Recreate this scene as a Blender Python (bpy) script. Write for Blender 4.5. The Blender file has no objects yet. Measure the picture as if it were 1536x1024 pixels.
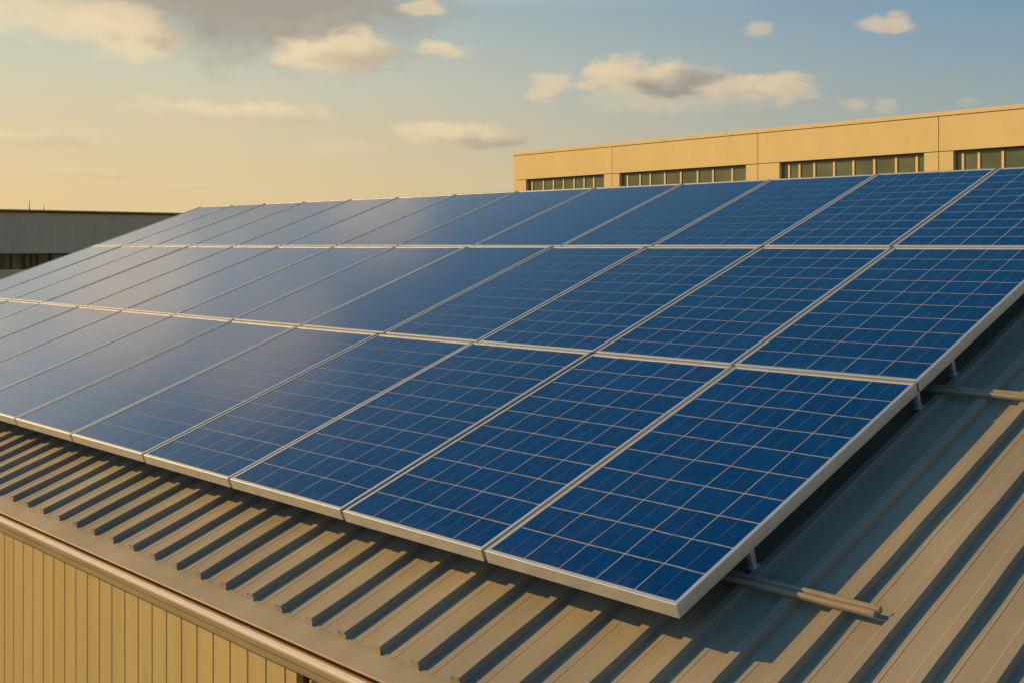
import bpy, bmesh, math, random
from math import sin, cos, tan, atan, atan2, asin, sqrt, radians, degrees, pi
from mathutils import Vector, Matrix
random.seed(7)
scene = bpy.context.scene
COL = scene.collection

# ------------------------------------------------------------------ camera
F, HOR, YAW = 1717.4, 367.2, 0.7997
CAM = Vector((2.4741, -3.2296, 1.251))
SL = 0.3390                                   # roof pitch
cd = bpy.data.cameras.new("Camera"); cam = bpy.data.objects.new("Camera", cd); COL.objects.link(cam)
cam.location = CAM; cam.rotation_euler = (pi/2, 0, YAW)
cd.sensor_width = 36; cd.lens = F/1536*36
cd.shift_y = -(512-HOR)/1536
cd.clip_start = 0.05; cd.clip_end = 5000
scene.camera = cam
scene.view_settings.view_transform = 'Standard'; scene.view_settings.look = 'None'
scene.view_settings.exposure = 0.0; scene.view_settings.gamma = 1

# ------------------------------------------------------------------ sun
SUN_D = Vector((0.811, 0.384, -0.438)).normalized()      # direction the light travels
SUN_EL = asin(-SUN_D.z); SUN_AZ = atan2(-SUN_D.x, -SUN_D.y)   # azimuth from +Y towards +X
sl = bpy.data.lights.new("Sun", 'SUN'); sl.energy = 4.9; sl.angle = radians(0.5); sl.color = (1.0, 0.54, 0.115)
so = bpy.data.objects.new("Sun", sl); COL.objects.link(so)
so.rotation_euler = SUN_D.to_track_quat('-Z', 'Y').to_euler(); so.location = (-30, -15, 30)

# ------------------------------------------------------------------ node expression helper
class S:
    """a float socket with arithmetic"""
    nt = None
    def __init__(s, o): s.o = o
    @staticmethod
    def m(op, *a, clamp=False):
        n = S.nt.nodes.new('ShaderNodeMath'); n.operation = op; n.use_clamp = clamp
        for i, x in enumerate(a):
            if isinstance(x, S): S.nt.links.new(x.o, n.inputs[i])
            else: n.inputs[i].default_value = float(x)
        return S(n.outputs[0])
    def __add__(a, b): return S.m('ADD', a, b)
    __radd__ = __add__
    def __sub__(a, b): return S.m('SUBTRACT', a, b)
    def __rsub__(a, b): return S.m('SUBTRACT', b, a)
    def __mul__(a, b): return S.m('MULTIPLY', a, b)
    __rmul__ = __mul__
    def __truediv__(a, b): return S.m('DIVIDE', a, b)
def smooth(x, lo, hi):
    n = S.nt.nodes.new('ShaderNodeMapRange'); n.interpolation_type = 'SMOOTHSTEP'
    S.nt.links.new(x.o, n.inputs[0]); n.inputs[1].default_value = lo; n.inputs[2].default_value = hi
    return S(n.outputs[0])
def ramp(x, stops):
    n = S.nt.nodes.new('ShaderNodeValToRGB'); cr = n.color_ramp
    while len(cr.elements) > 1: cr.elements.remove(cr.elements[-1])
    for i, (p, c) in enumerate(stops):
        e = cr.elements[0] if i == 0 else cr.elements.new(p)
        e.position = p; e.color = (*c, 1) if len(c) == 3 else c
    S.nt.links.new(x.o, n.inputs[0]); return n.outputs[0]
def mix(f, a, b, kind='MIX'):
    n = S.nt.nodes.new('ShaderNodeMix'); n.data_type = 'RGBA'; n.blend_type = kind; n.clamp_factor = True
    for i, x in ((0, f), (6, a), (7, b)):
        if isinstance(x, S): S.nt.links.new(x.o, n.inputs[i])
        elif isinstance(x, (tuple, list)): n.inputs[i].default_value = (*x, 1)
        elif isinstance(x, (int, float)): n.inputs[i].default_value = x
        else: S.nt.links.new(x, n.inputs[i])
    return n.outputs[2]
def noise(vec, scale, detail=3, rough=0.5, out=0):
    n = S.nt.nodes.new('ShaderNodeTexNoise'); n.inputs['Scale'].default_value = scale
    n.inputs['Detail'].default_value = detail; n.inputs['Roughness'].default_value = rough
    if vec is not None: S.nt.links.new(vec, n.inputs['Vector'])
    return S(n.outputs[out])
def comb(x, y, z=0):
    n = S.nt.nodes.new('ShaderNodeCombineXYZ')
    for i, v in enumerate((x, y, z)):
        if isinstance(v, S): S.nt.links.new(v.o, n.inputs[i])
        else: n.inputs[i].default_value = v
    return n.outputs[0]
def sep(o):
    n = S.nt.nodes.new('ShaderNodeSeparateXYZ'); S.nt.links.new(o, n.inputs[0])
    return S(n.outputs[0]), S(n.outputs[1]), S(n.outputs[2])

# ------------------------------------------------------------------ world: evening sky with clouds, by direction
world = bpy.data.worlds.new("World"); scene.world = world; world.use_nodes = True
nt = world.node_tree; nt.nodes.clear(); S.nt = nt
tc = nt.nodes.new('ShaderNodeTexCoord')
dx, dy, dz = sep(tc.outputs['Generated'])
az = S.m('ARCTAN2', dx, dy) * (180/pi)               # degrees, 0 = +Y, 90 = +X
el = S.m('ARCSINE', dz) * (180/pi)
hl = S.m('SQRT', dx*dx + dy*dy) + 1e-4
cs = (dx*sin(SUN_AZ) + dy*cos(SUN_AZ))/hl            # cosine of the bearing away from the sun
warm = smooth(cs, -0.18, 0.78)
eln = S.m('DIVIDE', el, 90.0, clamp=True)
def R(l): return [(e/90, c) for e, c in l]
left = ramp(eln, R([(0, (.76,.56,.27)), (3, (.75,.57,.30)), (5.5, (.71,.58,.35)), (8, (.64,.595,.42)), (11.5, (.47,.53,.47)), (14.5, (.86,.86,.74)), (18.5, (.78,.81,.76)), (22, (.42,.54,.60)), (26, (.20,.34,.46)), (32, (.06,.19,.33)), (43, (.015,.13,.25)), (90, (.012,.10,.18))]))
right = ramp(eln, R([(0, (.54,.44,.28)), (3, (.45,.42,.31)), (6, (.31,.37,.36)), (9, (.225,.335,.41)), (12, (.165,.29,.41)), (30, (.035,.17,.29)), (45, (.015,.13,.24)), (90, (.012,.10,.18))]))
back = ramp(eln, R([(0, (.11,.14,.12)), (8, (.10,.15,.16)), (25, (.05,.14,.19)), (90, (.012,.10,.18))]))
base = mix(smooth(cs, -0.15, -0.6), mix(warm, right, left), back)
sky = nt.nodes.new('ShaderNodeTexSky'); sky.sky_type = 'NISHITA'; sky.sun_disc = False
sky.sun_elevation = SUN_EL; sky.sun_rotation = SUN_AZ
base = mix(S.m('ADD', 0.0, 0.004), base, sky.outputs[0])
# clouds
v3 = comb(az*0.055, el*0.13, 0)
wn = nt.nodes.new('ShaderNodeTexNoise'); wn.inputs['Scale'].default_value = 3.2; wn.inputs['Detail'].default_value = 7; wn.inputs['Roughness'].default_value = .55
nt.links.new(v3, wn.inputs['Vector'])
wx, wy, wz = sep(wn.outputs['Color'])
az2 = az + (wx-0.5)*3.6; el2 = el + (wy-0.5)*1.9
fine = noise(v3, 11, 7, .62)
vo = nt.nodes.new('ShaderNodeTexVoronoi'); vo.feature = 'SMOOTH_F1'; vo.inputs['Scale'].default_value = 1.0; vo.inputs['Smoothness'].default_value = .35
nt.links.new(comb(az2*0.85, el2*1.25, 0), vo.inputs['Vector']); puff = 0.55 - S(vo.outputs['Distance'])
def deg(x, y):
    a = -degrees(YAW) + degrees(atan((x-768)/F)); r = sqrt(F*F+(x-768)**2)
    return a, degrees(atan((HOR-y)/r))
def cloud(x, y, rx, ry, dens, grey, gy=0.25, soft=0.7, ax=None, amp=1.0):
    """ellipse around a bearing; returns density and greyness sockets"""
    a0, e0 = (x, y) if ax else deg(x, y)
    ra, re = (rx, ry) if ax else (degrees(rx*1.08/F), degrees(ry*1.2/F))
    u = (az2-a0)*(1/ra); v = (el2-e0)*(1/re)
    # flat bottoms: lower half is squeezed
    vv = S.m('MAXIMUM', v, v*-1.35)
    r = S.m('SQRT', u*u + vv*vv)
    d = smooth(1.10 - r + (fine-0.5)*(1.25*amp) + puff*(0.5*amp), 0.0, soft)*dens
    g = smooth(gy - v*1.1 + u*0.35 + (fine-0.5)*0.6 - puff*0.7, -0.7, 1.0)*grey
    return d, g
CL = [ (50, 208, 120, 14, .30, .7), (130, 256, 90, 9, .22, .8), (300, 275, 60, 6, .2, .8), (510, 225, 60, 12, .2, .2),
       (290, 168, 105, 22, .72, .45, .2, .7), (415, 170, 80, 18, .7, .5, .2, .7), (665, 206, 75, 22, .78, .3, .2, .7), (725, 208, 75, 19, .8, .9, .3, .7),
       (70, 16, 150, 44, .7, .05, .25, .5), (175, 44, 105, 44, .85, .0, .25, .6), (215, 68, 80, 36, .8, .0, .25, .7), (445, 40, 75, 24, .7, .0, .25, .6),
       (390, -55, 330, 180, 1.0, 1.1, 1.2, .4), (175, 30, 70, 26, .6, .0, .25, .8),
       (635, 12, 42, 17, .65, .1), (488, 86, 78, 25, .95, .15, .2, .75), (540, 82, 78, 29, .95, .7, .3, .75), (672, 79, 46, 12, .8, .25),
       (1010, 150, 150, 28, .42, .25), (822, 128, 40, 23, .72, .2), (928, 118, 70, 35, .97, .2, .2, .8), (1008, 124, 84, 29, .95, 1.2, .4, .8), (1090, 136, 45, 20, .7, .35), (1165, 130, 52, 25, .85, .3),
       (1150, 48, 22, 10, .5, .1), (1330, 36, 36, 14, .72, .1), (1278, 152, 24, 11, .42, .1), (1330, 156, 20, 11, .36, .1), (1456, 151, 18, 8, .22, .1)]
FAR = [(-71, 17.8, 4.6, 4.0, .8, .0), (-58, 20.8, 4.0, 3.4, .5, .0), (-67, 23.5, 6, 3.0, .55, .1), (-77, 15.0, 3.0, 1.8, .5, .2), (-100, 30, 12, 7, .7, .3), (-10, 28, 9, 4, .6, .3), (40, 24, 16, 5, .6, .4), (120, 30, 20, 7, .6, .4), (-150, 22, 14, 5, .7, .3)]
col = base
LIT = mix(warm, (.72,.56,.38), (.88,.71,.44)); GREY = mix(warm, (.29,.28,.27), (.40,.365,.29))
for c in CL:
    d, g = cloud(*c[:6], gy=(c[6] if len(c) > 6 else .25), amp=(c[7] if len(c) > 7 else 1.0)); col = mix(d, col, mix(g, LIT, GREY))
for c in FAR:
    d, g = cloud(*c, ax=True, amp=.4); col = mix(d, col, mix(g, mix(warm, (.76,.58,.42), (1.25,1.0,.72)), GREY))
# ground colour below the horizon
col = mix(smooth(el, -1.5, -0.2), (.12,.11,.09), col)
bg = nt.nodes.new('ShaderNodeBackground'); out = nt.nodes.new('ShaderNodeOutputWorld')
nt.links.new(col, bg.inputs[0]); bg.inputs[1].default_value = 1.0
nt.links.new(bg.outputs[0], out.inputs[0])
world.cycles.sampling_method = 'MANUAL'; world.cycles.sample_map_resolution = 1024

# ------------------------------------------------------------------ materials
def mat(name, fn):
    m = bpy.data.materials.new(name); m.use_nodes = True; t = m.node_tree; S.nt = t
    b = t.nodes['Principled BSDF']; fn(t, b); return m
def coords(t, kind='Object'):
    n = t.nodes.new('ShaderNodeTexCoord'); return n.outputs[kind]
def scale_vec(t, v, s):
    n = t.nodes.new('ShaderNodeMapping'); n.inputs['Scale'].default_value = s; t.links.new(v, n.inputs['Vector']); return n.outputs[0]
def bump(t, b, h, strength, dist):
    n = t.nodes.new('ShaderNodeBump'); n.inputs['Strength'].default_value = strength; n.inputs['Distance'].default_value = dist
    t.links.new(h.o, n.inputs['Height']); t.links.new(n.outputs[0], b.inputs['Normal']); return n
def setc(t, b, c): 
    if isinstance(c, (tuple, list)): b.inputs['Base Color'].default_value = (*c, 1)
    else: t.links.new(c, b.inputs['Base Color'])

def f_roof(t, b):
    o = coords(t)
    big = noise(scale_vec(t, o, (1.3, .5, .5)), 1.6, 4)
    streak = noise(scale_vec(t, o, (14, .55, .9)), 1.0, 5, .65)
    spk = noise(o, 55, 4, .7)
    c = mix(smooth(big, .3, .72), (.262,.265,.244), (.345,.342,.312))
    c = mix(smooth(streak, .60, .85)*0.25, c, (.42,.40,.33))
    c = mix(smooth(streak, .42, .2)*0.2, c, (.17,.16,.15))
    c = mix(smooth(spk, .62, .78)*0.35, c, (.15,.135,.12))
    setc(t, b, c)
    t.links.new((0.42+streak*0.25).o, b.inputs['Roughness']); b.inputs['Specular IOR Level'].default_value = .4
    bump(t, b, big*0.8 + streak*0.10+spk*0.03, .5, .012)
M_ROOF = mat("painted_roof_steel", f_roof)
def f_alu(t, b):
    o = coords(t); n = noise(scale_vec(t, o, (1.5, 1.5, 6)), 9, 5, .6); d = noise(o, 3.0, 3)
    c = mix(smooth(n, .42, .75), (.78,.86,.94), (.66,.72,.78)); c = mix(smooth(d, .55, .75)*.25, c, (.48,.50,.48))
    setc(t, b, c); b.inputs['Metallic'].default_value = .8
    t.links.new((0.36+n*0.22).o, b.inputs['Roughness'])
M_ALU = mat("anodised_aluminium", f_alu)
def f_cap(t, b):
    o = coords(t); n = noise(scale_vec(t, o, (.8, 8, 8)), 5, 5, .65)
    setc(t, b, mix(smooth(n, .4, .75), (.97,.95,.92), (.88,.86,.82))); b.inputs['Metallic'].default_value = .05
    b.inputs['Roughness'].default_value = .3
M_CAP = mat("bright_gutter_lip", f_cap)
def f_copper(t, b):
    o = coords(t); n = noise(scale_vec(t, o, (1.2, 20, 20)), 3, 5, .65)
    _, yy, _ = sep(o); c = mix(smooth(n, .35, .7), (.50,.34,.13), (.20,.12,.05)); c = mix(smooth(yy, -.562, -.556), c, (.03,.02,.012)); c = mix(smooth(yy, -.580, -.584)*.8, c, (.05,.03,.015)); setc(t, b, c); b.inputs['Roughness'].default_value = .55  # back edge darkened to paint shade below the flashing; front edge darker too
M_COPPER = mat("stained_shaded_gutter_lining", f_copper)
def f_gut(t, b):
    o = coords(t); n = noise(scale_vec(t, o, (.9, 6, 6)), 3, 5, .6)
    setc(t, b, mix(smooth(n, .35, .75), (.38,.36,.26), (.30,.28,.19))); b.inputs['Roughness'].default_value = .38
M_GUT = mat("beige_gutter_paint", f_gut)
def f_wall(t, b):
    o = coords(t); n = noise(scale_vec(t, o, (5, 5, .35)), 1.7, 5, .6); n2 = noise(o, 38, 4, .6)
    c = mix(smooth(n, .3, .75), (.59,.525,.29), (.52,.45,.235)); c = mix(smooth(n2, .6, .8)*.3, c, (.36,.32,.22))
    setc(t, b, c); b.inputs['Roughness'].default_value = .5; bump(t, b, n, .35, .006)
M_WALL = mat("tan_wall_cladding", f_wall)
def gpx(t):
    g_ = t.nodes.new('ShaderNodeNewGeometry'); return sep(g_.outputs['Position'])[0].o
def f_glass_pv(t, b):
    uv = t.nodes.new('ShaderNodeUVMap').outputs[0]
    o = coords(t)
    oi = t.nodes.new('ShaderNodeObjectInfo'); rnd = S(oi.outputs['Random'])
    off = t.nodes.new('ShaderNodeVectorMath'); off.operation = 'ADD'; t.links.new(o, off.inputs[0])
    t.links.new(comb(rnd*37, rnd*91, 0), off.inputs[1]); ov = off.outputs[0]
    wob = t.nodes.new('ShaderNodeTexNoise'); wob.inputs['Scale'].default_value = 5.0; t.links.new(ov, wob.inputs['Vector'])
    w1, w2, _ = sep(wob.outputs['Color'])
    x, y, _ = sep(uv)
    x = x*5 + (w1-.5)*.055; y = y*10 + (w2-.5)*.06
    def line(q, w):                    # 1 on integer lines
        fr = S.m('ABSOLUTE', S.m('FRACT', q+0.5)-0.5); return 1-smooth(fr, w*.55, w)
    gx = line(x, .0135); gy = line(y, .019)
    brk = noise(scale_vec(t, ov, (9, 2.2, 1)), 2.2, 3)
    bus = line(x+0.5, .011)*smooth(brk, .32, .52)
    grain = t.nodes.new('ShaderNodeTexVoronoi'); grain.inputs['Scale'].default_value = 26; t.links.new(ov, grain.inputs['Vector'])
    gr, _, _ = sep(grain.outputs['Color'])
    cell = t.nodes.new('ShaderNodeTexWhiteNoise'); t.links.new(comb(S.m('FLOOR', x)+rnd*50, S.m('FLOOR', y), 0), cell.inputs['Vector']); cv = S(cell.outputs['Value'])
    tone = gr*.35 + cv*.3 + noise(ov, 2.5, 3)*.5
    c = mix(smooth(tone, .3, .85), (.0004,.029,.195), (.0010,.044,.265))
    c = mix(bus*.42*(0.1+0.9*smooth(S(gpx(t)), -5, -1.5)), c, (.24,.20,.26));  # busbar colour fades along the array, imitating sheen over the far panels
    edge = S.m('MAXIMUM', gx, gy)
    edge = edge*(0.62+0.38*smooth(brk, .25, .6))
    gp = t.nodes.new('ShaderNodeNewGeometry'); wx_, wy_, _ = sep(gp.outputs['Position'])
    glare_fade = smooth(wx_ - wy_*0.5 + (noise(ov, 1.5, 3)-.5)*1.6, -6.2, -2.6)      # grid colour fades towards the far panels, standing in for sky glare
    edge = edge*(0.10+0.90*glare_fade)
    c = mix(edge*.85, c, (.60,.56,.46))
    c = mix(rnd*.22, c, (.0004,.030,.14))
    edge_d = smooth(y, .55, .0)*smooth(noise(scale_vec(t, ov, (6, 2, 1)), 3, 5), .35, .7)
    c = mix(edge_d*.045, c, (.35,.32,.27))
    dust = noise(scale_vec(t, ov, (1, .6, 1)), 1.3, 6, .6)
    c = mix(smooth(dust, .45, .85)*.02, c, (.30,.28,.26))
    setc(t, b, c); b.inputs['Roughness'].default_value = .5; b.inputs['Specular IOR Level'].default_value = 0
    b.inputs['Coat Weight'].default_value = 1; b.inputs['Coat IOR'].default_value = 1.65
    t.links.new((0.07+dust*0.10).o, b.inputs['Coat Roughness'])
M_PV = mat("solar_glass", f_glass_pv)
def f_back(t, b):
    n = noise(coords(t), 9, 3); setc(t, b, mix(n, (.06,.06,.055), (.05,.05,.045)))
M_BACK = mat("panel_back_sheet", f_back)
def f_stucco(t, b):
    o = coords(t); n = noise(scale_vec(t, o, (.25, .25, .12)), 2, 5, .6); n2 = noise(o, 6, 4, .6)
    c = mix(smooth(n, .3, .75), (.79,.715,.45), (.72,.65,.40)); c = mix(smooth(n2, .6, .8)*.18, c, (.6,.54,.4))
    setc(t, b, c); b.inputs['Roughness'].default_value = .8
M_STUC = mat("beige_concrete_panel", f_stucco)
def f_mull(t, b):
    n = noise(coords(t), 4, 3); setc(t, b, mix(n, (.85,.72,.42), (.75,.62,.36))); b.inputs['Roughness'].default_value = .5
M_MULL = mat("beige_window_metal", f_mull)
def f_win(t, b):
    o = coords(t); n = noise(o, .7, 4); setc(t, b, mix(smooth(n, .3, .7), (.085,.125,.09), (.15,.20,.14)))
    b.inputs['Roughness'].default_value = .12; b.inputs['Specular IOR Level'].default_value = .6
    bump(t, b, noise(o, .5, 2), .08, .1)
M_WIN = mat("green_tinted_glass", f_win)
def f_shed(t, b):
    o = coords(t); n = noise(scale_vec(t, o, (1, 1.1, .03)), 1.2, 6, .7); n2 = noise(scale_vec(t, o, (.1, .12, .2)), 1.2, 3)
    c = mix(smooth(n, .35, .7), (.68,.68,.60), (.60,.60,.52)); c = mix(smooth(n2, .35, .7)*.5, c, (.58,.58,.48))
    setc(t, b, c); b.inputs['Roughness'].default_value = .6
M_SHED = mat("weathered_grey_cladding", f_shed)
def f_olive(t, b):
    n = noise(scale_vec(t, coords(t), (1, 1.2, .1)), 1.1, 3); setc(t, b, mix(smooth(n, .4, .65), (.09,.10,.055), (.30,.28,.17))); b.inputs['Roughness'].default_value = .35; b.inputs['Specular IOR Level'].default_value = .25
M_OLIVE = mat('dull_olive_glass', f_olive)
def f_dark(t, b):
    n = noise(coords(t), 12, 3); setc(t, b, mix(n, (.012,.012,.011), (.03,.028,.024))); b.inputs['Roughness'].default_value = .35
M_DARK = mat("dark_void_glass", f_dark)
def f_brown(t, b):
    n = noise(coords(t), 2, 3); setc(t, b, mix(n, (.10,.085,.05), (.16,.13,.075))); b.inputs['Roughness'].default_value = .6
M_BROWN = mat("dark_bronze_trim", f_brown)
def f_gnd(t, b):
    o = coords(t); n = noise(o, .05, 6, .6); n2 = noise(o, 3, 4)
    c = mix(smooth(n, .3, .7), (.055,.053,.05), (.12,.11,.09)); c = mix(n2*.3, c, (.09,.085,.07)); setc(t, b, c); b.inputs['Roughness'].default_value = .9
M_GND = mat("asphalt_yard", f_gnd)

# ------------------------------------------------------------------ mesh helpers
def box(bm, x0, x1, y0, y1, z0, z1, mi=0):
    vs = [bm.verts.new(p) for p in ((x0,y0,z0),(x1,y0,z0),(x1,y1,z0),(x0,y1,z0),(x0,y0,z1),(x1,y0,z1),(x1,y1,z1),(x0,y1,z1))]
    for f in ((3,2,1,0),(4,5,6,7),(0,1,5,4),(1,2,6,5),(2,3,7,6),(3,0,4,7)):
        bm.faces.new([vs[i] for i in f]).material_index = mi
def prism(bm, prof, x0, x1, n=1, caps=True, mi=0):
    """closed (y,z) outline extruded along x"""
    rings = []
    for k in range(n+1):
        x = x0+(x1-x0)*k/n; rings.append([bm.verts.new((x, y, z)) for y, z in prof])
    L = len(prof)
    for a, b in zip(rings, rings[1:]):
        for i in range(L): bm.faces.new((a[i], b[i], b[(i+1) % L], a[(i+1) % L])).material_index = mi
    if caps: bm.faces.new(rings[0]); bm.faces.new(rings[-1][::-1])
def link(name, bm, m, parent=None, loc=None, rot=None, bev=0, smooth_=False):
    bmesh.ops.recalc_face_normals(bm, faces=bm.faces)
    me = bpy.data.meshes.new(name); bm.to_mesh(me); bm.free()
    for x in (m if isinstance(m, (list, tuple)) else [m]): me.materials.append(x)
    if smooth_:
        for p in me.polygons: p.use_smooth = True
    o = bpy.data.objects.new(name, me); COL.objects.link(o)
    if parent: o.parent = parent
    if loc is not None: o.location = loc
    if rot is not None: o.rotation_euler = rot
    if bev:
        md = o.modifiers.new('bevel', 'BEVEL'); md.width = bev; md.segments = 2; md.limit_method = 'ANGLE'; md.angle_limit = radians(40)
    return o
def thing(name, label, cat, loc=(0,0,0), rot=(0,0,0), group=None):
    o = bpy.data.objects.new(name, None); COL.objects.link(o); o.location = loc; o.rotation_euler = rot
    o.empty_display_size = .2; tag(o, label, cat, group); return o
def tag(o, label, cat, group=None):
    o['label'] = label; o['category'] = cat
    if group: o['group'] = group
U = Vector((1, 0, 0)); V = Vector((0, cos(SL), sin(SL))); N = Vector((0, -sin(SL), cos(SL)))
def P(u, v, w=0): return U*u + V*v + N*w          # roof-slope coordinates, w = 0 at the panel faces
ROOFROT = (SL, 0, 0)
H = 0.20                                            # panel face above the roof pans

# ------------------------------------------------------------------ ground
GZ = -7.0
bm = bmesh.new(); S0 = 900
vs = [bm.verts.new(p) for p in ((-S0,-S0,GZ),(S0,-S0,GZ),(S0,S0,GZ),(-S0,S0,GZ))]; bm.faces.new(vs)
g = link('ground', bm, M_GND); g['kind'] = 'structure'

# ------------------------------------------------------------------ the warehouse whose roof carries the panels
UL, UR = -13.35, 7.0; VE, VR = -0.535, 5.62          # roof pan from the flashing to the ridge
wh = thing('warehouse', 'long warehouse under the solar panels, grey ribbed metal roof over tan vertical cladding', 'warehouse', (0, 0, 0))
ribs = []                                            # right-hand crest of every rib
u = -0.196
while u > UL+.1: ribs.append(u); u -= 0.2362
u = -0.196+.194
while u < UR-.1: ribs.append(u); u += 0.2005
ribs.sort()
rh = .029
prof = [(UL, 0)]
for i, c in enumerate(ribs):
    w = .046
    prof += [(c-w-.006, 0), (c-w, rh-.004), (c-w+.005, rh), (c-.005, rh), (c, rh-.004), (c+.005, 0)]
    nx = ribs[i+1] if i+1 < len(ribs) else None
    if nx:
        mid = (c + nx - w)/2
        prof += [(mid-.026, 0), (mid-.0225, .0014), (mid-.0195, .0014), (mid-.016, 0)]
prof.append((UR, 0))
bm = bmesh.new()
NV = 70
rows_ = []
for k in range(NV+1):
    v = VE + (VR-VE)*k/NV
    rows_.append([bm.verts.new((x + .0022*sin(v*3.1+x*2.7)*sin(v*7.3+x*1.3), v, z*(1+.05*sin(v*5.3+x*4.1)))) for x, z in prof])
for a, b_ in zip(rows_, rows_[1:]):
    for i in range(len(prof)-1): bm.faces.new((a[i], a[i+1], b_[i+1], b_[i]))
# folded closures at the lower rib ends
for c in ribs:
    j = random.uniform(-.004, .004); w = .046
    q = [bm.verts.new(p) for p in ((c-w-.008, VE-.006+j, -.001), (c-w+.001, VE+.003, rh+.0012), (c-.001, VE+.003, rh+.0012), (c+.006, VE-.006+j, -.001))]
    bm.faces.new(q)
roof = link('roof', bm, M_ROOF, wh, loc=P(0, 0, -H), rot=ROOFROT); 
# eave flashing strip, a step below the pans
bm = bmesh.new()
for k in range(40):
    x0 = UL+(UR-UL)*k/40; x1 = UL+(UR-UL)*(k+1)/40
    prism(bm, [(-.655, -.012), (VE+.03, -.012), (VE+.03, -.002), (VE-.028, -.0015), (-.650, -.0050), (-.6535, -.0075), (-.636, -.0110), (-.630, -.0120)], x0, x1, 1, caps=(k in (0, 39)))
bmesh.ops.remove_doubles(bm, verts=bm.verts, dist=1e-5)
link('eave_flashing', bm, M_ROOF, wh, loc=P(0, 0, -H), rot=ROOFROT)
# gutter: stained lining with shade painted along its back, bright lip, beige outer face
gp = lambda pts: pts
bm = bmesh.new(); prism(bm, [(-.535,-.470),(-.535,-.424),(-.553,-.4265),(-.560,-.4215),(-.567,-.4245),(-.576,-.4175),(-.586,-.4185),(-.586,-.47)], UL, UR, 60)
gut = bpy.data.objects.new('gutter', None); COL.objects.link(gut); gut.parent = wh
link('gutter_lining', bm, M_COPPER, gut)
bm = bmesh.new(); prism(bm, [(-.586,-.440),(-.586,-.4150),(-.589,-.4125),(-.617,-.4125),(-.621,-.4140),(-.621,-.4200),(-.615,-.440)], UL, UR, 60)
link('gutter_lip', bm, M_CAP, gut, smooth_=False)
bm = bmesh.new(); prism(bm, [(-.5875,-.4405),(-.6185,-.4205),(-.6190,-.448),(-.6120,-.456),(-.6120,-.484),(-.608,-.488),(-.600,-.490),(-.5875,-.490)], UL, UR, 60)
link('gutter_face', bm, M_GUT, gut)
# front wall cladding: boards with recessed grooves
YW = -.597; ZT = -.486
gro = []
x = -1.73
while x > UL: gro.append(x); x -= .1462
x = -1.73+.1462
while x < UR: gro.append(x); x += .1462
gro.sort(); OP = (-1.50, -1.395)                     # dark opening
bm = bmesh.new()
for i in range(len(gro)-1):
    a, b_ = gro[i], gro[i+1]
    segs = [(a, b_)]
    if a < OP[1] and b_ > OP[0]:
        segs = []
        if a < OP[0]: segs.append((a, OP[0]))
        if b_ > OP[1]: segs.append((OP[1], b_))
    for (s0, s1) in segs:
        l = s0+.0035; r = s1-.0035
        vv = [(l, YW+.016), (l, YW+.003), (l+.003, YW), (r-.003, YW), (r, YW+.003), (r, YW+.016)]
        if r-l < .02: continue
        t_ = [bm.verts.new((px, py, ZT)) for px, py in vv]; d_ = [bm.verts.new((px, py, GZ)) for px, py in vv]
        for k in range(5): bm.faces.new((t_[k], t_[k+1], d_[k+1], d_[k]))
link('wall_cladding', bm, M_WALL, wh)
bm = bmesh.new(); box(bm, UL+.02, OP[0], YW+.014, YW+.08, GZ, ZT+.02); box(bm, OP[1], UR-.02, YW+.014, YW+.08, GZ, ZT+.02)
box(bm, OP[0], OP[1], YW+.014, YW+.08, GZ, -1.62); box(bm, OP[0], OP[1], YW+.014, YW+.08, -.500, ZT+.02)
link('wall_backing', bm, M_BROWN, wh)
bm = bmesh.new(); box(bm, OP[0], OP[1], YW+.05, YW+.058, -1.62, -.500)
wn_ = link('window', bm, M_DARK, wh)
bm = bmesh.new(); box(bm, OP[1]-.004, OP[1]+.012, YW-.006, YW+.03, -1.62, -.497); box(bm, OP[0]-.006, OP[0]+.004, YW-.003, YW+.03, -1.62, -.497)
link('frame', bm, M_WALL, wn_, bev=.001)
bm = bmesh.new(); box(bm, -1.378, -1.372, YW-.006, YW+.002, -.60, -.505); box(bm, -1.384, -1.366, YW-.010, YW+.001, -.508, -.500)
link('wall_bracket', bm, M_BROWN, wh)
# ends, rear slope, rear wall, ridge
ry, rz = P(0, VR, -H).y, P(0, VR, -H).z
bk = ry + 6.6; bz = rz - 6.6*tan(SL)
e0 = P(0, -.6, -H-.02)
for xx in (UL+.06, UR-.06):
    bm = bmesh.new(); prism(bm, [(YW+.03, GZ), (YW+.03, -.49), (ry, rz-.03), (bk-.1, bz-.03), (bk-.1, GZ)], xx-.04, xx+.04); link('gable_wall', bm, M_WALL, wh)
bm = bmesh.new(); prism(bm, [(ry, rz-.012), (ry, rz-.001), (bk, bz), (bk, bz-.012)], UL, UR)
link('rear_roof', bm, M_ROOF, wh)
bm = bmesh.new(); box(bm, UL+.1, UR-.1, bk-.2, bk-.1, GZ, bz-.05); link('rear_wall', bm, M_WALL, wh)
bm = bmesh.new(); prism(bm, [(ry-.20, rz-.20*tan(SL)+.034), (ry, rz+.040), (ry+.16, rz-.16*tan(SL)+.034), (ry+.16, rz-.16*tan(SL)+.028), (ry, rz+.033), (ry-.20, rz-.20*tan(SL)+.028)], UL-.02, UR+.02)
link('ridge_cap', bm, M_ROOF, wh)

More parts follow.
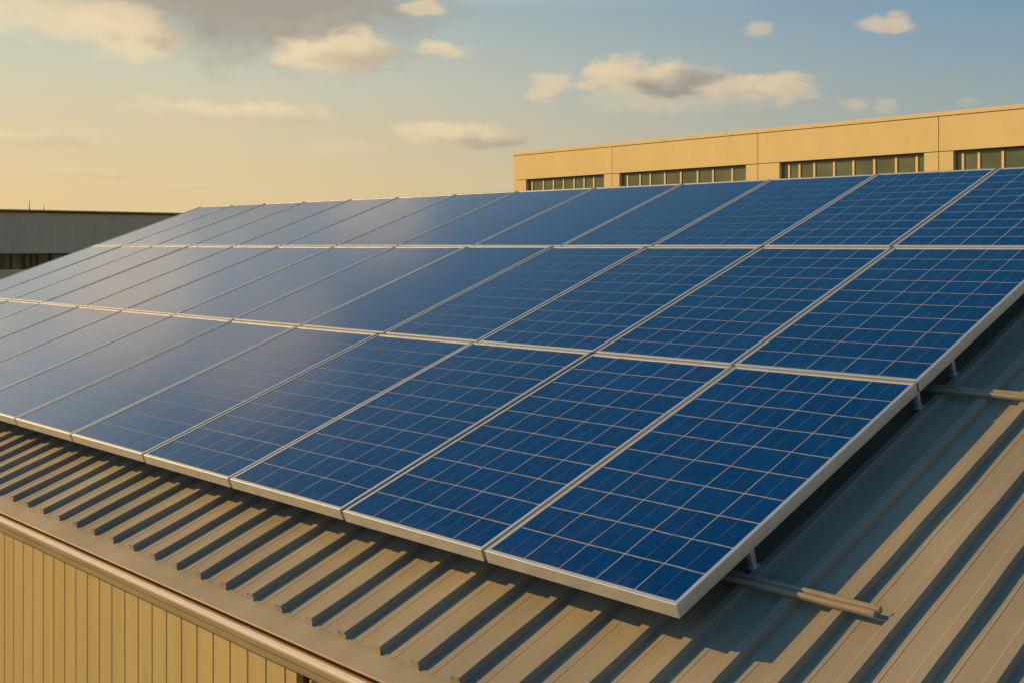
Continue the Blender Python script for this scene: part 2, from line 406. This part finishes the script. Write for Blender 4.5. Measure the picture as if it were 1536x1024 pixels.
# ------------------------------------------------------------------ solar panels
SE = [[0.0, -1.0, -1.99, -3.02, -4.02, -5.05, -6.02, -7.03, -8.04, -9.02, -10.0, -10.9, -11.75, -12.62],
      [0.0, -1.02, -1.99, -3.0, -3.98, -5.02, -6.04, -7.03, -8.05, -8.97, -9.98, -10.88, -11.74, -12.62],
      [0.0, -1.04, -1.99, -2.96, -3.90, -4.96, -6.03, -7.01, -8.02, -8.94, -9.94, -10.87, -11.72, -12.62]]
VV = [-.024, 1.876, 3.728, 5.435]
ORD = ['rightmost', 'second', 'third', 'fourth', 'fifth', 'sixth', 'seventh', 'eighth', 'ninth', 'tenth', 'eleventh', 'twelfth', 'leftmost']
ROWN = ['bottom row', 'middle row', 'top row']
T = .056
def f_gap_shade(t, b):
    n = noise(coords(t), 7, 4); setc(t, b, mix(n, (.15,.13,.085), (.24,.20,.13))); b.inputs['Roughness'].default_value = .7
M_GAP_SHADE = mat('gap_shade_paint', f_gap_shade)  # dark tone for the panel gaps, painted in place of shade between frames
def panel(r, i):
    u1, u0 = SE[r][i]-(.011 if i else 0), SE[r][i+1]+.011
    v0, v1 = VV[r]+(.010 if r else 0), VV[r+1]-.010
    if r == 2: v1 = VV[3]
    w, l = u1-u0, v1-v0
    where = ('%s solar panel of the %s' % (ORD[i], ROWN[r])) if i in (0, 12) else ('%s solar panel from the right in the %s' % (ORD[i], ROWN[r]))
    look = ['deep blue, crisp grid', 'deep blue, pale grid', 'deep blue', 'blue', 'blue, faint grid', 'dull blue', 'dull blue'][i] if i < 7 else 'greyish blue'
    e = thing('solar_panel', where + ', ' + look, 'solar panel', P(u0, v0, random.uniform(-.0012, .0012)), (SL+random.uniform(-.0014, .0014), random.uniform(-.0018, .0018), 0), 'solar panels mounted in three rows on the roof')
    lw, lv = .018, .021
    bm = bmesh.new()
    ox = [(0, 0), (w, 0), (w, l), (0, l)]; ix = [(lw, lv), (w-lw, lv), (w-lw, l-lv), (lw, l-lv)]
    def ring(pts, z): return [bm.verts.new((px, py, z)) for px, py in pts]
    A = ring(ox, 0); B = ring(ix, 0); Cc = ring(ix, -.012); D = ring(ox, -T)
    i2 = [(.004, .004), (w-.004, .004), (w-.004, l-.004), (.004, l-.004)]
    E_ = ring(i2, -T); G_ = ring(i2, -.012)
    for p, q in ((A, B), (B, Cc), (D, A), (D, E_), (E_, G_), (G_, Cc)):
        for k in range(4): bm.faces.new((p[k], p[(k+1) % 4], q[(k+1) % 4], q[k]))
    link('frame', bm, M_ALU, e, bev=.0028)
    bm = bmesh.new(); box(bm, lw-.001, w-lw+.001, lv-.001, l-lv+.001, -.010, -.0035)
    uvl = bm.loops.layers.uv.new('UVMap')
    for f in bm.faces:
        for lp in f.loops: lp[uvl].uv = ((lp.vert.co.x-lw)/(w-2*lw), (lp.vert.co.y-lv)/(l-2*lv))
        if f.normal.z < -.5 or f.calc_center_median().z < -.009: f.material_index = 1
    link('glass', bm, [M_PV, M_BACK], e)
    if i < 12:
        bm = bmesh.new(); box(bm, -.0195, -.0015, .002, l-.002, -.03, -.0045); link('gap_shade_strip', bm, M_GAP_SHADE, e)  # strip added to darken the gap beside the frame
    if r < 2:
        bm = bmesh.new(); box(bm, .002, w-.002, l+.0015, l+.0185, -.03, -.0045); link('gap_shade_strip', bm, M_GAP_SHADE, e)  # same added dark strip along the upper gap
for r in range(3):
    for i in range(13): panel(r, i)

# ------------------------------------------------------------------ mounting rails and posts
def tube_bm(x0, x1, cy, cz, ra):
    bm = bmesh.new(); pr_ = []
    for k in range(14):
        a = 2*pi*k/14; s = 1/max(abs(cos(a)), abs(sin(a)))**.5
        pr_.append((cy+ra*s*cos(a), cz+ra*s*sin(a)))
    prism(bm, pr_, x0, x1, 10); return bm
def rail(v, xe, label):
    e = thing('mounting_rail', label, 'rail', P(0, v, -H+rh), ROOFROT, 'mounting rails lying across the roof ribs')
    for dv, dx in ((0, 0), (.031, .004)):
        o = link('tube', tube_bm(-3.2, xe+dx, dv, .0135, .0125), M_RAIL, e, bev=.002)
    return e
def f_rail(t, b):
    o = coords(t); n = noise(scale_vec(t, o, (3, 9, 9)), 4, 5, .6)
    setc(t, b, mix(smooth(n, .35, .75), (.30,.295,.26), (.23,.225,.20))); b.inputs['Roughness'].default_value = .5
M_RAIL = mat("painted_rail", f_rail)
rail(.385, .520, 'lower double tube rail sticking out from under the bottom solar panel across the ribs')
rail(2.125, .50, 'upper double tube rail sticking out from under the middle row at the right edge')
def post(v, label):
    e = thing('mounting_post', label, 'post', P(-.052, v, -H+rh), ROOFROT, 'short posts between roof ribs and panel frames')
    hgt = H-rh-T
    bm = bmesh.new(); prism(bm, [(-.014, .008), (.014, .008), (.016, hgt-.001), (-.016, hgt-.001)], -.011, .011); link('shaft', bm, M_ALU, e, bev=.003)
    bm = bmesh.new(); box(bm, -.017, .017, -.024, .024, 0.001, .008); link('foot', bm, M_ALU, e, bev=.001)
post(.50, 'short metal post beneath the bottom row frame beside the lower rail')
post(1.945, 'short metal post beneath the joint of the bottom and middle panel rows')
post(2.33, 'short metal post beneath the middle row frame above the upper rail')

# ------------------------------------------------------------------ beige office building behind on the right
w0 = Vector((-36.924, 35.147, 1.251)); wd = Vector((.99699, -.07756, 0))
ob = thing('office_building', 'long flat roofed beige building with strips of dark windows behind the panels', 'building', (w0.x, w0.y, GZ), (0, 0, atan2(wd.y, wd.x)))
# local frame: x along the front, y into the building, z up from the ground
zc = CAM.z - GZ
LB, DB = 46.0, 22.0
z_top, z_trim, z_wt, z_wb = zc+4.40, zc+4.26, zc+3.08, zc+1.55
SEG = [(.94, 6.21, [1.23, 2.04, 2.74, 3.43, 4.15, 4.80, 5.43]), (7.16, 14.03, [7.52, 8.27, 8.86, 9.69, 10.57, 11.47, 12.27, 13.25]),
       (15.61, 21.54, [15.95, 16.42, 17.07, 17.92, 18.72, 19.56, 20.41, 21.19]), (22.59, 30.4, [22.85, 23.40, 24.20, 25.2, 26.2, 27.2, 28.2, 29.3]),
       (31.6, 38.5, [32.4, 33.4, 34.4, 35.4, 36.4, 37.4]), (39.7, 45, [40.6, 41.6, 42.6, 43.6, 44.3])]
JO = [6.71, 14.60, 22.07, 31.0, 39.1]
def slabs(bm, zlo, zhi, cuts, y0=0.0, gap=.013, x0=0.0, x1=LB):
    e = [x0]+cuts+[x1]
    for a, b_ in zip(e, e[1:]):
        box(bm, a+(gap if a != x0 else 0), b_-(gap if b_ != x1 else 0), y0, .3, zlo, zhi)
bm = bmesh.new()
slabs(bm, z_wt+.012, z_trim-.012, JO)                      # parapet panels over the windows
pre = 0.0
for (a, b_, _) in SEG:                                     # piers between window strips
    cuts = [j for j in JO if pre < j < a]
    slabs(bm, z_wb+.01, z_wt-.012, cuts, x0=pre, x1=a); pre = b_
slabs(bm, z_wb+.01, z_wt-.012, [], x0=pre, x1=LB)
slabs(bm, 0, z_wb-.01, JO)
box(bm, .0, .3, .302, DB, 0, z_trim-.012); box(bm, LB-.3, LB, .302, DB, 0, z_trim-.012); box(bm, .302, LB-.302, DB-.3, DB, 0, z_trim-.012)
link('wall', bm, M_STUC, ob, bev=.008)
bm = bmesh.new(); box(bm, .04, LB-.04, .10, .26, 0, z_trim-.03)
# the joints read dark because this core lies behind them
for a, b_, _ in SEG: pass
core = bm; bm.free()
bm = bmesh.new()
box(bm, .05, LB-.05, .305, .4, 0, z_wb); box(bm, .05, LB-.05, .305, .4, z_wt, z_trim)
pre = .05
for (a, b_, _) in SEG: box(bm, pre, a, .305, .4, z_wb+.002, z_wt-.002); pre = b_
box(bm, pre, LB-.05, .305, .4, z_wb+.002, z_wt-.002)
link('wall_core', bm, M_BROWN, ob)
bm = bmesh.new()
box(bm, -.03, LB+.03, -.03, .35, z_trim, z_top); box(bm, -.10, .35, .352, DB+.1, z_trim, z_top); box(bm, LB-.35, LB+.1, .352, DB+.1, z_trim, z_top); box(bm, .352, LB-.352, DB-.35, DB+.1, z_trim, z_top)
link('parapet_cap', bm, M_MULL if False else M_STUC, ob, bev=.01)
bm = bmesh.new(); box(bm, .31, LB-.31, .41, DB-.31, z_trim-.9, z_trim-.7); link('flat_roof', bm, M_GND, ob)
for (a, b_, mu) in SEG:
    bm = bmesh.new(); box(bm, a, b_, .16, .175, z_wb+.012, z_wt-.013); w_ = link('window', bm, M_WIN, ob)
    for m_ in mu:
        bm = bmesh.new(); box(bm, m_-.042, m_+.042, .130, .158, z_wb+.07, z_wt-.075); link('mullion', bm, M_MULL, w_)
    bm = bmesh.new(); box(bm, a, b_, .115, .158, z_wt-.07, z_wt-.013); box(bm, a, b_, .115, .158, z_wb+.012, z_wb+.06)
    link('frame', bm, M_BROWN, w_)

# ------------------------------------------------------------------ grey industrial shed far left
XL = -69.54
sh = thing('industrial_shed', 'long grey industrial shed with a dark window band, in shade beyond the panels at left', 'building', (XL, 0, GZ))
y0, y1 = 2.0, 50.0
bm = bmesh.new()
y = y0; k = 0; zt = zc+2.10; zb = zc-.56
pts = []
while y < y1-.01:                                         # ribbed cladding
    pts += [(0, y), (0, y+.22), (-.018, y+.25), (-.018, y+.37), (0, y+.40)]; y += .40
top = [bm.verts.new((a, b_, zt)) for a, b_ in pts]; bot = [bm.verts.new((a, b_, zb)) for a, b_ in pts]
for i in range(len(pts)-1): bm.faces.new((top[i], top[i+1], bot[i+1], bot[i]))
link('wall', bm, M_SHED, sh)
bm = bmesh.new(); box(bm, -20, -.045, y0, y1, zb+.01, zt-.01); link('upper_storey', bm, M_SHED, sh)
bm = bmesh.new(); box(bm, -20, -.30, y0, y1, zc-1.53, zb); wb = link('window', bm, M_OLIVE, sh)
bm = bmesh.new(); yy = 23.86-.9*24
ms = [23.2, 23.9, 24.72, 25.13, 25.5, 26.34, 27.3, 28.1, 29.0] + [29.9+.9*k for k in range(17)] + [22.3-.9*k for k in range(22)]
for q in ms:
    bm = bmesh.new(); box(bm, -.299, -.16, q-.05, q+.05, zc-1.53, zb); link('mullion', bm, M_BROWN, wb)
bm = bmesh.new(); box(bm, -20, 0.02, y0, y1, 0, zc-1.532); link('lower_wall', bm, M_STUC, sh)
bm = bmesh.new(); box(bm, -20.1, .18, y0-.1, y1+.1, zt, zt+.07); link('roof_edge', bm, M_STUC, sh)
bm = bmesh.new(); box(bm, -.001, .10, y0, y1, zt-.12, zt-.002); link('trim', bm, M_BROWN, sh)
bm = bmesh.new(); box(bm, .001, .06, y0, y1, zb-.06, zb+.02); link('sill', bm, M_BROWN, sh)
for (q, hh, ra, lab) in ((24.96, .50, .028, 'taller thin antenna on the roof edge of the grey shed'), (25.87, .30, .022, 'shorter thin antenna right of the taller one on the grey shed')):
    e = thing('antenna', lab, 'antenna', (XL-.2, q, zt+GZ+.07), group='thin antennas on the far shed')
    bm = bmesh.new(); bmesh.ops.create_cone(bm, cap_ends=True, segments=8, radius1=ra, radius2=ra*.5, depth=hh, matrix=Matrix.Translation((0, 0, hh/2+.04))); link('mast', bm, M_BROWN, e)
    bm = bmesh.new(); bmesh.ops.create_cone(bm, cap_ends=True, segments=10, radius1=ra*2, radius2=ra*1.5, depth=.04, matrix=Matrix.Translation((0, 0, .02))); link('base', bm, M_BROWN, e)
